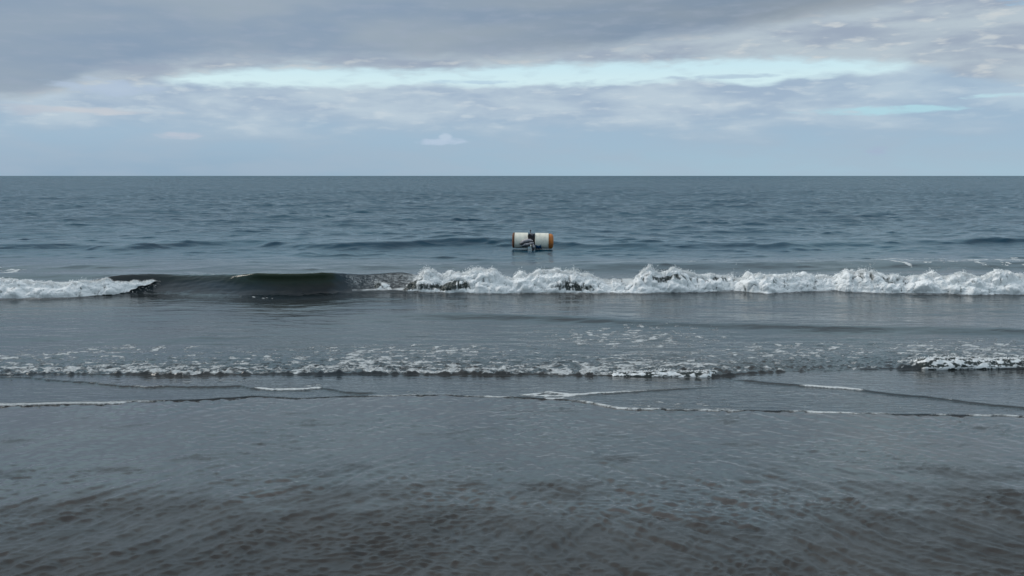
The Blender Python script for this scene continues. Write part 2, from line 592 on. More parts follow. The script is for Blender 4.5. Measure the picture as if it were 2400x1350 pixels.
def sea_fields(x, y, dy):
    """returns displaced y, z, foam, silt, far for still-water grid points; dy = row spacing (band limit)"""
    px, py = pxof(x, y), pyof(y)
    z = 0.012 + 0 * x
    ysh = 0 * x
    near = 1 - sst(y, 9.5, 13)

    # wind sea, offshore; every octave fades where the grid can no longer carry it
    off = sst(y, 15.8, 24)
    for L, a, sd, st in ((40, 0.20, 1, 2.2), (20, 0.16, 2, 1.7), (10, 0.10, 3, 1.4), (5.0, 0.085, 4, 1.2), (2.6, 0.078, 5, 1.2), (1.3, 0.074, 6, 1.3), (0.65, 0.052, 7, 1.4), (0.32, 0.022, 8, 1.5)):
        keep = np.clip((L - 0.12 * dy) / (0.5 * L), 0, 1)
        if L > 4:
            amt = sst(y, 21, 42)
        elif L > 0.9:
            amt = 0.06 + 0.14 * sst(y, 15.8, 18) + 0.80 * sst(y, 19, 48)
        else:
            amt = 0.10 + 0.28 * sst(y, 15.6, 17) + 0.62 * off
        amt = amt * (1 - near * 0.6)
        r = math.radians(-8 + 3.5 * sd)
        xx, yy = x * math.cos(r) + y * math.sin(r), y * math.cos(r) - x * math.sin(r)
        n = perlin(xx / (L * st) + sd * 7.7, yy / L, 100 + sd)
        if L < 20:
            n = np.where(n > 0, 1.5 * n ** 1.3, 0.5 * n)          # pointed crests, flat troughs
        patch = np.clip(0.6 + 1.3 * perlin(x / (L * 4) + 5, y / (L * 3), 140 + sd), 0.1, 2.0)
        dz = a * n * keep * amt * patch
        z = z + dz
        if L < 20:
            ysh = ysh - 1.6 * dz * np.clip(1 - dy * 0.4, 0, 1)

    # swell lifting the buoy, and gentle ones inside it
    def swell(yc, H, wf, wb, amp=1.0, lean=0.0):
        nonlocal z, ysh
        t = y - yc
        s = np.where(t < 0, np.exp(-(t / wf) ** 2), np.exp(-(t / wb) ** 2))
        z = z + H * amp * s
        ysh = ysh - lean * H * amp * s ** 2
        return s
    mod = 0.55 + 0.45 * np.exp(-((px - 1080) / 260) ** 2) + 0.25 * perlin(x * 0.35, x * 0 + 1.7, 201)
    mod += 0.25 * np.exp(-((px - 2330) / 200) ** 2) + 0.12 * np.exp(-((px - 200) / 250) ** 2)
    yc2 = SW2(x) + 0.8 + 0.5 * perlin(x * 0.22, x * 0 + 8, 203)
    mod = mod * (1 + 0.2 * perlin(x * 0.8, y * 0.5, 206)) 
    swell(yc2 + 0.2 * perlin(x * 0.7, x * 0, 207), 0.20, 0.55, 2.2, mod, 0.9)
    swell(yc2 + 1.7 + 0.7 * perlin(x * 0.2, x * 0 + 4, 204), 0.06, 0.5, 1.0, np.clip(0.5 + perlin(x * 0.3, x * 0 + 2, 205), 0, 1), 0.3)
    yc3 = 19.3 + 0.5 * perlin(x * 0.15, x * 0, 211)
    swell(yc3, 0.13, 0.75, 1.4, 0.25 + 0.75 * sst(px, 1150, 1500), 0.3)
    yc4 = 17.2 + 0.25 * perlin(x * 0.3, x * 0, 212)
    swell(yc4, 0.10, 0.5, 0.7, 0.2 + 0.6 * (1 - sst(px, 300, 500)) + 0.6 * sst(px, 1500, 1900), 0.2)
    swell(32 + 1.5 * perlin(x * 0.1, x * 0, 213), 0.10, 1.6, 3.0, np.clip(0.6 + 0.8 * perlin(x * 0.12, x * 0 + 3, 215), 0, 1.2), 0.2)

    # the breaker
    yb = BRK(x)
    hol = np.exp(-(np.clip(np.abs(px - 690) - 70, 0, None) / 45) ** 2)       # hollow, overhanging stretch
    broken = np.maximum(sst(px, 760, 960), 1 - sst(px, 250, 360))
    wf = 0.34 - 0.04 * hol + 0.16 * np.exp(-((px - 470) / 90) ** 2)
    H = 0.315 + 0.045 * hol - 0.035 * np.exp(-((px - 860) / 60) ** 2) - 0.03 * np.exp(-((px - 470) / 90) ** 2) - 0.05 * (1 - sst(px, 100, 350)) + 0.012 * perlin(x * 0.9, x * 0, 221)
    yc = yb + 0.50 - 0.10 * hol
    H = H * (1 - 0.36 * sst(px, 940, 1010) - 0.2 * (1 - sst(px, 200, 300)))
    t = y - yc
    s = np.where(t < 0, np.exp(-np.abs(t / wf) ** 2.2), np.exp(-(t / 0.95) ** 2))
    z = z + H * s
    lean = 0.45 + 0.12 * hol
    ysh = ysh - lean * H * np.where(t < 0.0, s ** 3, s ** 1.2)
    # drawn-up trough in front of the breaker
    z = z - 0.02 * np.exp(-((y - (yb - 0.25)) / 0.3) ** 2) * (0.4 + 0.1 * hol)
    # ropy texture on the unbroken face
    z = z + (0.004 * perlin(x * 11, y * 11, 222) + 0.005 * perlin(x * 3, y * 16, 223)) * np.exp(-((y - yb - 0.2) / 0.5) ** 2)

    # small wave line on the inner water
    yr = RIPW(x) + 0.04 * perlin(x * 0.8, x * 0 + 6, 231)
    swell(yr + 0.22, 0.055, 0.20, 0.9, sst(px, 780, 1150) * (0.8 + 0.25 * perlin(x * 0.6, x * 0, 232)), 0.3)
    swell(yr - 1.55 + 0.22 * perlin(x * 0.5, x * 0 + 2, 233), 0.016, 0.3, 0.7, 1 - sst(px, 300, 900), 0.2)
    inner = sst(y, 8.8, 10.5) * (1 - sst(y, 14.0, 15.0))
    z = z + inner * (0.006 * fbm(x * 0.9, y * 2.8, 241, 3) + 0.0022 * perlin(x * 3.5, y * 10, 245))

    # the bore running in, rough and aerated
    ybo = BORE(x) + 0.035 * fbm(x * 2.3, x * 0 + 4, 251, 3)
    tb = y - ybo
    hb = 0.052 * (0.75 + 0.35 * perlin(x * 0.7, x * 0 + 9, 252)) * np.where(px > 2100, 1.35, 1.0) * (1 - 0.45 * np.exp(-((px - 1900) / 170) ** 2))
    sb = sst(tb, -0.015, 0.07) * np.where(tb > 0.07, np.exp(-np.clip((tb - 0.07) / 1.2, 0, 9) ** 1.3), 1)
    z = z + hb * sb
    lump = sst(tb, 0.0, 0.08) * np.exp(-np.clip(tb, 0, 9) / 0.7)
    z = z + inner * 0.004 * np.clip(perlin(x * 1.6, y * 6, 246) + 0.6 * perlin(x * 3, y * 13, 247), -0.3, 1)
    rough_ = lump * (0.022 * (np.abs(perlin(x * 7, y * 9, 253)) * 2 - 0.5) + 0.014 * (np.abs(perlin(x * 17, y * 20, 254)) * 2 - 0.4))
    z = z + rough_
    z = z + 0.010 * fbm(x * 2.2, y * 5.0, 255, 3) * sst(tb, 0, 0.1) * np.exp(-np.clip(tb, 0, 9) / 1.6)
    ysh = ysh - 0.03 * sb * np.exp(-np.clip(tb - 0.05, 0, 9) / 0.1)

    # beach limit: a sheet of water thinning up the sand
    film = sand_base(y) + 0.006
    z = np.maximum(z, film) + 0.004 * np.exp(-np.abs(z - film) / 0.01)
    yf = FRONT(x) + 0.030 * fbm(x * 2.4, x * 0 + 2, 261, 4, 0.6)
    tf = y - yf
    # little steps where later swash sheets override earlier ones
    y2 = SWASH2(x) + 0.045 * fbm(x * 2.6, x * 0 + 5, 262, 5, 0.6)
    t2 = y - y2
    w2 = np.clip((1 - sst(px, 850, 900)) + sst(px, 1690, 1760), 0, 1)
    st2 = 0.014 * sst(t2, -0.005, 0.02) * np.exp(-np.clip(t2, 0, 9) / 0.45) * w2
    y3 = SWASH3(x) + 0.015 * fbm(x * 4.0, x * 0 + 7, 263, 3)
    t3 = y - y3
    w3 = sst(px, 1200, 1240) * (1 - sst(px, 1560, 1750))
    st3 = 0.010 * sst(t3, -0.005, 0.015) * np.exp(-np.clip(t3, 0, 9) / 0.3) * w3
    z = z + st2 + st3
    shore = 1 - sst(y, 8.5, 9.5)
    z = z + shore * 0.0012 * fbm(x * 6, y * 22, 264, 3)
    z = z + 0.006 * np.exp(-(np.clip(tf - 0.012, 0, 9) / 0.05)) * (tf > 0) * (0.7 + 0.4 * perlin(x * 5, x * 0, 265))
    z = z - 0.06 * sst(-tf, -0.03, 0.02)

    # ---------------- foam
    foam = 0 * x

    def add(f):
        nonlocal foam
        foam = np.maximum(foam, np.clip(f, 0, 1))
    n_lace = fbm(x * 7, y * 12, 311, 5, 0.62)
    along = 0.55 + 0.6 * perlin(x * 1.7, x * 0 + 3, 301)
    wfr = 0.010 + 0.055 * np.clip(perlin(x * 1.1, x * 0 + 8, 302), 0, 1)
    leftfade = 1 - 0.75 * np.exp(-((px - 480) / 130) ** 2) - 0.35 * np.exp(-((px - 760) / 60) ** 2)
    add(np.exp(-((tf - 0.03) / (wfr + 0.02 * sst(px, 1200, 1500))) ** 2) * np.clip(along + 0.15, 0.08, 1) * leftfade * (0.85 + 0.5 * n_lace))
    add(np.exp(-((tf - 0.07) / 0.07) ** 2) * 0.7 * (1 - sst(px, 250, 420)))
    n_big = fbm(x * 2.0, y * 5, 312, 3)
    # thick foam tongues
    tong = sst(px, 585, 610) * (1 - sst(px, 745, 765))
    add(np.exp(-((t2 - 0.035) / 0.035) ** 2) * tong)
    add((0.5 + 0.9 * n_lace) * np.exp(-((t2 - 0.10) / 0.09) ** 2) * sst(px, 660, 700) * (1 - sst(px, 745, 765)))
    add(np.exp(-((t2 - 0.02) / 0.018) ** 2) * (0.75 + 0.4 * n_lace) * w2 * np.clip(0.35 + 1.2 * perlin(x * 2.2, x * 0 + 1, 303), 0.05, 1))
    add(np.exp(-((t2 - 0.025) / 0.03) ** 2) * sst(px, 1850, 1900) * (1 - sst(px, 2010, 2040)))
    add(np.exp(-((t3 - 0.03) / 0.035) ** 2) * w3 * (1 - 0.55 * sst(px, 1350, 1600)) * (0.95 + 0.3 * n_lace))
    filam0 = np.abs(perlin(x * 4 + n_lace, y * 6, 313)) * 3
    between = sst(px, 1220, 1260) * (1 - sst(px, 1300, 1420)) * sst(tf, 0, 0.03) * (1 - sst(t3, 0, 0.05))
    add(between * (0.45 + 0.8 * n_lace))
    # drifting lace left on the swash behind the front
    add(sst(0.6 * n_lace + 0.5 * n_big - 0.25 * filam0, 0.25, 0.75) * 0.6 * sst(tf, 0.03, 0.1) * (1 - sst(tf, 0.3, 0.8)))
    add((0.55 * n_lace + 0.15) * sst(tf, 0.0, 0.05) * (1 - sst(tf, 0.25, 0.7)) * sst(px, 1350, 1500) * (1 - sst(px, 1700, 1850)))
    add((0.8 * n_lace + 0.5 * n_big) * sst(t2, 0, 0.05) * (1 - sst(tb, -0.1, 0.0)) * (0.4 * (1 - sst(px, 600, 900)) + 0.15))
    # bore and the froth trailing behind it
    edge_n = 0.55 + 0.8 * fbm(x * 2.5, x * 0 + 2, 321, 3)
    weak = 1 - 0.75 * np.exp(-((px - 1920) / 190) ** 2)
    add(np.exp(-((tb - 0.09) / 0.07) ** 2) * np.clip(edge_n, 0.1, 1) * weak * (0.58 + 0.75 * n_lace))
    cov = np.exp(-np.clip(tb, 0, 9) / 0.55) * 0.30 + 0.53 * (1 - sst(tb, 1.1, 2.2)) * (0.45 + 0.55 * sst(fbm(x * 0.5, y * 1.2, 331, 2), -0.3, 0.4))
    cov = cov * sst(tb, 0.02, 0.1) * weak
    cov = np.maximum(cov, 0.55 * np.exp(-((px - 1480) / 260) ** 2) * np.exp(-((py - 795) / 32) ** 2))
    cov = np.maximum(cov, 0.50 * np.exp(-((px - 1850) / 300) ** 2) * np.exp(-((py - 830) / 30) ** 2))
    cov = np.maximum(cov, 0.60 * sst(px, 2020, 2180) * sst(tb, 0.0, 0.06) * (1 - sst(tb, 0.85, 1.5)))
    patchy = fbm(x * 5.5, y * 8.5, 341, 5, 0.65)
    filam = 1 - 3.2 * np.abs(perlin(x * 5.2 + 0.4 * n_lace, y * 9.0, 345))
    add(sst(patchy * 0.75 + 0.35 * filam + 1.25 * cov, 0.58, 1.15) * np.clip(cov * 4, 0, 1) * 0.70)
    add(0.46 * sst(patchy * 0.7 + 0.5 * n_lace + 1.3 * cov, 0.35, 0.9) * np.clip(cov * 4, 0, 1))
    # breaker: streaks drawn up the face and a base line of froth
    face = np.exp(-((y - yb - 0.30) / 0.45) ** 2)
    streak = perlin(x * 6, y * 1.2, 351) + 0.6 * perlin(x * 14, y * 3, 352)
    add(face * (sst(px, 930, 1000) * (0.8 + 0.3 * streak) + 0.9 * (1 - sst(px, 150, 260))))
    add(face * (1 - sst(y - yc, -0.12, -0.02)) * sst(px + 60 * (y - yb), 780, 850) * (0.44 + 0.10 * streak + 0.16 * perlin(x * 12, y * 60, 355) + 0.10 * sst(px, 850, 960)))
    add(np.exp(-((y - yb - 0.05) / 0.04) ** 2) * sst(px, 775, 860) * np.clip(0.75 + 0.6 * perlin(x * 6, y * 0, 356), 0, 1))
    # crest glint / thin spill on the unbroken part, ripples thrown in front of the hollow
    add(np.exp(-((y - yc - 0.0) / 0.06) ** 2) * np.exp(-((px - 480) / 60) ** 2) * (0.45 + 0.8 * perlin(x * 8, y * 30, 353)))
    add(np.exp(-((y - yb + 0.20) / 0.10) ** 2) * np.exp(-((px - 600) / 130) ** 2) * (-0.15 + 1.1 * fbm(x * 9, y * 14, 354, 3)))
    # old foam riding on the backs behind the breaker
    old = np.exp(-((py - 622) / 12) ** 2) * (0.38 * sst(px, 1950, 2100) + 0.22 * sst(px, 1550, 1620)) + np.exp(-((py - 640) / 10) ** 2) * 0.6 * (1 - sst(px, 40, 90))
    add(sst(fbm(x * 3.6, y * 2.6, 361, 5, 0.6) + old, 0.72, 1.0) * np.clip(old * 4, 0, 1) * 0.8)

    silt = 1 - sst(y + 1.3 * perlin(x * 0.22, y * 0.2, 371), 17.0, 23.5)
    silt = silt * (1 - 0.70 * np.exp(-((px - 620) / 240) ** 2) * np.exp(-((y - yb - 0.4) / 0.6) ** 2))
    silt = silt * (0.85 + 0.15 * np.clip(fbm(x * 0.4, y * 0.5, 381, 3), -1, 1))
    far = 0.55 * sst(y, 14, 45) + 0.45 * sst(y, 40, 260)
    olive_shade = (0.45 * sst(px, 280, 420) * sst(y - yb, 0.08, 0.25) + 0.7 * sst(px + 20 * perlin(x * 5, y * 6, 391), 480, 680)) * (1 - sst(px + 18 * perlin(x * 6, y * 9, 392), 765, 805)) * sst(y - yb, -0.35, -0.05) * (1 - sst(y - yc, 0.05, 0.3))  # unbroken face: dark olive water plus the hollow's shade, put into the colour
    olive_shade = np.maximum(olive_shade, 0.0 * hol * sst(y - yb, -0.45, -0.2) * (1 - sst(y - yb, 0, 0.2)) * (perlin(x * 3, y * 14, 393) > 0))
    return y + ysh, z, foam, np.clip(silt, 0, 1), far, np.clip(olive_shade, 0, 1)


def build_sea():
    ui = np.linspace(-0.64, 0.64, 1000)
    side = np.array([0.68, 0.71, 0.75, 0.8, 0.86, 0.94, 1.05, 1.2, 1.5, 2.0, 3.0, 5.0])
    u = np.concatenate([-side[::-1], ui, side])
    # rows: even in apparent height, with extra ones across the breaker and the swash
    q = np.linspace(0, 1, 40001)
    invy = 1 / 6.7 + (1 / 40000.0 - 1 / 6.7) * q
    yy = 1 / invy
    dens = np.select([yy < 9.6, yy < 14.15, yy < 15.9, yy < 150], [2.6, 2.1, 9.5, 5.0], 4.0)
    dens = np.convolve(np.pad(dens, 100, mode='edge'), np.ones(201) / 201, mode='valid')
    cum = np.cumsum(dens)
    cum = (cum - cum[0]) / (cum[-1] - cum[0])
    NR = 960
    rows = 1 / np.interp(np.linspace(0, 1, NR), cum, invy)
    dy = np.gradient(rows)
    U, Yy = np.meshgrid(u, rows)
    DY = np.repeat(dy[:, None], len(u), 1)
    X = U * Yy
    y2, z, foam, silt, far, olive_shade = sea_fields(X, Yy, DY)
    V = np.stack([X, y2, z], -1).reshape(-1, 3)
    o = mesh_np("sea", V, grid_quads(NR, len(u)), M_WATER, {'foam': foam.ravel(), 'silt': silt.ravel(), 'far': far.ravel(), 'olive_shade': olive_shade.ravel(), 'far2': (0.1 * sst(Yy, 9, 12) + 0.9 * np.clip((np.log(np.maximum(Yy, 1)) - math.log(16)) / (math.log(75) - math.log(16)), 0, 1)).ravel()})
    tag(o, "grey blue sea with low swell, a breaking wave and swash running up the beach", kind='structure')


build_sea()


# ------------------------------------------------------------------ breaker foam, lumpy and ragged
def build_foam(pts_top, pts_base, x_fade, label, seed, depth=0.5, amp=1.0, name="breaking_wave_foam", holes=(), ride=False, zfoot=0.0, thick0=0.72, cut=None):
    pxs = np.arange(pts_top[0][0], pts_top[-1][0], 1.25)
    top = np.interp(pxs, *zip(*pts_top))
    base = np.interp(pxs, *zip(*pts_base))
    xb, yb, zt = [], [], []
    for a, b, c in zip(pxs, base, top):
        x0, y0 = at_z(a, b, zfoot)
        xb.append(x0)
        yb.append(y0)
        zt.append(z_at(a, c, y0 + 0.35 * depth / 0.5))
    xb, yb, zt = map(np.array, (xb, yb, zt))
    zb = 0 * xb + zfoot
    if ride:                                  # foot of the foam part-way up the wave face
        for _ in range(4):
            yb = BRK(xb) + 0.02 + 0.9 * np.maximum(zb, 0)
            zb = np.array([z_at(a, b, q) for a, b, q in zip(pxs, base, yb)])
        xb = (pxs - 1200) / 1200 * 0 + np.array([ray(a, b)[0] / ray(a, b)[1] for a, b in zip(pxs, base)]) * yb
        zt = np.array([z_at(a, c, q + 0.25) for a, c, q in zip(pxs, top, yb)])
    if amp > 0.9:
        zt = np.where(zt > 0.2, 0.34 + (zt - 0.34) * 1.35, zt)
    zt = np.maximum(zt, 0.02) + (0.06 * amp * fbm(xb * 1.6, xb * 0 + seed, seed + 21, 3) * np.clip(zt / 0.3, 0, 1) if amp > 0.5 else 0)
    NV = 84
    v = np.linspace(0, 1, NV)
    # cross-section: foot, swelling front, rounded top, long tail on the back
    kv = np.array([0, .06, .16, .30, .45, .58, .68, .78, .9, 1.0])
    ky = np.array([.02, -.04, .00, .09, .20, .34, .48, .70, 1.05, 1.6])
    kz = np.array([-.15, .06, .28, .52, .76, .93, .99, .92, .62, .25])
    cy, cz = np.interp(v, kv, ky), np.interp(v, kv, kz)
    XX = np.repeat(xb[None], NV, 0)
    YY = yb[None] + depth * cy[:, None] * 0.95
    ZZ = zb[None] + (zt - zb)[None] * cz[:, None]
    ex = np.interp(pxs, *zip(*x_fade))[None]
    ty, tz = np.gradient(YY, axis=0), np.gradient(ZZ, axis=0)
    ln = np.hypot(ty, tz) + 1e-9
    ny, nz = -tz / ln, ty / ln
    sg = np.sign(nz[NV // 2].mean())
    ny, nz = ny * sg, nz * sg
    if ny[NV // 4].mean() > 0:
        ny = -ny
    b1 = np.abs(perlin3(XX * 3.2, YY * 3.2, ZZ * 4.5, seed)) * 2
    b2 = np.abs(perlin3(XX * 8, YY * 8, ZZ * 9, seed + 1)) * 2
    b3 = np.abs(perlin3(XX * 19, YY * 19, ZZ * 19, seed + 2)) * 2
    b4 = perlin3(XX * 42, YY * 42, ZZ * 42, seed + 3)
    d = (0.070 * (b1 - 0.45) + 0.030 * (b2 - 0.45) + 0.012 * (b3 - 0.4) + 0.006 * b4) * amp * (0.35 + 0.65 * np.clip(zt / 0.3, 0, 1))[None] * (0.35 + 0.65 * np.minimum(1, v * 5))[:, None]
    YY = YY + ny * d
    ZZ = ZZ + nz * d
    XX = XX + 0.02 * amp * perlin3(XX * 12, YY * 12, ZZ * 12, seed + 5)
    YY = YY + 1.2 * depth * (1 - ex)
    ZZ = ZZ - 0.05 * (1 - ex)
    th = thick0 + 0.35 * (b2 - 0.4) + (0.72 - thick0) * 2.2 * fbm(XX * 10, YY * 14 + ZZ * 22, seed + 31, 4, 0.6)
    fall = perlin(XX * 12, ZZ * 2.5 + YY, seed + 7) + 0.7 * perlin(XX * 26, ZZ * 7, seed + 8)      # falling streaks
    fr = (1 - sst(v, 0.40, 0.62))[:, None]
    th = th + 0.22 * fall * fr
    P = pxs[None]
    vv = v[:, None]
    for (hx, w, v0, dv_, k) in holes:
        th = th - k * np.exp(-((P - hx) / w) ** 2) * np.exp(-((vv - v0) / dv_) ** 2) * np.clip(0.75 + 1.1 * fall, 0, 2)
    foot = np.exp(-((vv - 0.07) / 0.05) ** 2)
    th = np.maximum(th, (0.85 if amp > 0.5 else 0.5) * foot * (perlin(XX * 5, YY * 0 + seed, seed + 9) > -0.35))
    back = sst(vv, 0.74, 0.98)
    th = th - 0.55 * back + 0.5 * back * fbm(XX * 4, YY * 4, seed + 11, 3)
    th = th - 0.5 * (1 - ex) * (1 + fall)
    V = np.stack([XX, YY, ZZ], -1).reshape(-1, 3)
    Q = grid_quads(NV, len(pxs))
    if cut:                                  # foam only above this line on the wave face
        sl = (V[:, 2] - CAM_Z) / V[:, 1]
        bb = (sl * math.cos(PITCH) + math.sin(PITCH)) / (math.cos(PITCH) - sl * math.sin(PITCH))
        ppx, ppy = 1200 + F * V[:, 0] / (V[:, 1] * math.cos(PITCH) - (V[:, 2] - CAM_Z) * math.sin(PITCH)), 675 - F * bb
        inside = ppy < np.interp(ppx, *zip(*cut)) + 5 * fbm(V[:, 0] * 9, V[:, 2] * 9, seed + 41, 3)
        Q = Q[inside[Q].all(1)]
    # spray: small tetrahedral clots thrown off the top and the front
    ns = int(2600 * (xb[-1] - xb[0]) * amp)
    i = rng.integers(0, len(pxs), ns)
    burst = 0.25 + np.clip(fbm(xb[i] * 2.2, xb[i] * 0 + seed, seed + 15, 3), 0, 1) * 1.4
    kk = rng.random(ns)
    vi = np.where(kk < 0.88, rng.normal(0.66, 0.06, ns), rng.random(ns) * 0.6)
    vi = np.clip(vi, 0, 0.95)
    r_ = (vi * (NV - 1)).astype(int)
    lift = np.where(kk < 0.88, rng.exponential(0.017, ns) * burst * 1.2, rng.exponential(0.006, ns)) * amp
    sx = XX[r_, i] + rng.normal(0, 0.015, ns)
    sy = YY[r_, i] + ny[r_, i] * lift * 0.8
    sz = ZZ[r_, i] + np.abs(nz[r_, i]) * lift * 1.1
    ok = (ex[0, i] > 0.4)
    sx, sy, sz = sx[ok], sy[ok], sz[ok]
    ns = len(sx)
    rad = rng.uniform(0.002, 0.0062, ns) * np.where(rng.random(ns) < 0.1, 1.7, 1)
    base_t = np.array([[1, 0, 0], [-1, 0, 0], [0, 1, 0], [0, -1, 0], [0, 0, 1], [0, 0, -1]], float)
    ftet = np.array([[0, 2, 4], [2, 1, 4], [1, 3, 4], [3, 0, 4], [2, 0, 5], [1, 2, 5], [3, 1, 5], [0, 3, 5]])
    rot = rng.normal(size=(ns, 3, 3))
    rot, _ = np.linalg.qr(rot)
    rot *= np.sign(np.linalg.det(rot))[:, None, None] * rng.uniform(0.7, 1.4, (ns, 3, 1))
    sv = np.einsum('kj,nij->nki', base_t, rot) * rad[:, None, None] + np.stack([sx, sy, sz], -1)[:, None, :]
    n0 = len(V)
    sf = (ftet[None] + (np.arange(ns) * 6)[:, None, None] + n0).reshape(-1, 3)
    T = np.concatenate([Q[:, [0, 1, 2]], Q[:, [0, 2, 3]], sf])
    Vall = np.concatenate([V, sv.reshape(-1, 3)])
    att = np.concatenate([th.ravel(), np.full(ns * 6, 1.0)])
    o = mesh_np(name, Vall, T, M_FOAM, {'thick': att})
    tag(o, label, "foam", kind='stuff')
    return o


build_foam([(-200, 650), (0, 655), (40, 652), (90, 661), (150, 666), (200, 657), (240, 654), (300, 656), (350, 655), (380, 650)],
           [(-200, 703), (0, 702), (100, 702), (200, 698), (300, 692), (380, 688)],
           [(-200, 1), (330, 1), (380, 0.8)],
           "shorter bank of white foam on the broken wave at the left edge, tapering right", 400, depth=0.42, amp=0.85,
           cut=[(-200, 708), (100, 706), (200, 699), (250, 692), (300, 682), (350, 667), (385, 650)])

RT = [(770, 683), (800, 676), (850, 668), (880, 662), (915, 664), (940, 670), (960, 655), (985, 637), (1010, 634), (1035, 642), (1060, 639), (1090, 636), (1125, 628), (1150, 636),
      (1190, 646), (1210, 643), (1240, 640), (1280, 632), (1330, 631), (1360, 638), (1390, 641), (1420, 655), (1450, 658), (1485, 652), (1510, 634), (1525, 627), (1550, 637),
      (1585, 628), (1620, 638), (1660, 641), (1700, 640), (1735, 646), (1770, 636), (1820, 644), (1860, 643), (1900, 634), (1950, 641), (2000, 637), (2040, 634), (2090, 641),
      (2130, 645), (2180, 641), (2240, 641), (2300, 645), (2350, 640), (2400, 643), (2620, 648)]
RB = [(770, 687), (900, 686), (960, 686), (1000, 687), (1150, 690), (1300, 689), (1500, 690), (1650, 687), (1710, 684), (1800, 690), (1880, 686), (1950, 684), (2050, 689),
      (2200, 691), (2280, 694), (2400, 692), (2620, 693)]
build_foam(RT, RB, [(770, 0), (800, 0.7), (850, 1), (2620, 1)],
           "long tumbling bank of white foam on the breaking wave, right of the dark hollow", 500, depth=0.5, amp=1.0,
           holes=((1040, 50, 0.20, 0.12, 0.72), (1345, 36, 0.20, 0.12, 1.1), (1075, 26, 0.30, 0.10, 0.7), (880, 80, 0.45, 0.25, 0.55), (1560, 70, 0.40, 0.09, 0.5),
                  (1690, 60, 0.52, 0.12, 0.35), (2060, 90, 0.45, 0.12, 0.35), (950, 30, 0.3, 0.3, 0.6)))

# frothy roll at the right end of the inner bore
build_foam([(2140, 850), (2165, 838), (2200, 836), (2260, 838), (2320, 838), (2400, 836), (2600, 838)],
           [(2140, 862), (2200, 865), (2300, 863), (2400, 861), (2600, 866)],
           [(2140, 0), (2168, 1), (2600, 1)],
           "low curl of froth on the small inner bore at the right edge", 600, depth=0.16, amp=0.32, name="bore_foam", zfoot=0.035, thick0=0.42)
build_foam([(1380, 874), (1450, 868), (1500, 870), (1560, 866), (1620, 868), (1680, 864), (1705, 876)],
           [(1380, 883), (1500, 884), (1640, 885), (1710, 886)],
           [(1380, 0), (1440, 0.8), (1660, 1), (1705, 0)],
           "small ruffled lip of froth in the middle of the inner bore", 650, depth=0.12, amp=0.26, name="bore_foam", zfoot=0.035, thick0=0.42)


# ------------------------------------------------------------------ the float beyond the breaker
def bm_obj(name, bm, mat, parent=None, smooth=True):
    me = bpy.data.meshes.new(name)
    bm.normal_update()
    bm.to_mesh(me)
    bm.free()
    for p_ in me.polygons:
        p_.use_smooth = smooth
    me.materials.append(mat)
    o = bpy.data.objects.new(name, me)
    S.collection.objects.link(o)
    if parent:
        o.parent = parent
    return o


def lathe_x(profile, seg=40, squash=1.0):
    """profile: list of (x, radius) turned about the x axis"""
    bm = bmesh.new()
    rings = []
    for x, r in profile:
        rings.append([bm.verts.new((x, r * math.cos(2 * math.pi * i / seg), r * squash * math.sin(2 * math.pi * i / seg))) for i in range(seg)])
    for a, b in zip(rings, rings[1:]):
        for i in range(seg):
            bm.faces.new((a[i], a[(i + 1) % seg], b[(i + 1) % seg], b[i]))
    bm.faces.new(rings[0][::-1])
    bm.faces.new(rings[-1])
    bmesh.ops.recalc_face_normals(bm, faces=bm.faces)
    return bm


def tube(path, rad, seg=8, bm=None):
    bm = bm or bmesh.new()
    rings = []
    for i, p in enumerate(path):
        p = Vector(p)
        a = Vector(path[max(0, i - 1)])
        b = Vector(path[min(len(path) - 1, i + 1)])
        d = (b - a).normalized()
        s = d.cross(Vector((0, 0, 1)) if abs(d.z) < 0.9 else Vector((1, 0, 0))).normalized()
        q = s.cross(d)
        r = rad[i] if isinstance(rad, (list, tuple)) else rad
        rings.append([bm.verts.new(p + r * (s * math.cos(2 * math.pi * k / seg) + q * math.sin(2 * math.pi * k / seg))) for k in range(seg)])
    for a, b in zip(rings, rings[1:]):
        for i in range(seg):
            bm.faces.new((a[i], a[(i + 1) % seg], b[(i + 1) % seg], b[i]))
    bm.faces.new(rings[0][::-1])
    bm.faces.new(rings[-1])
    return bm


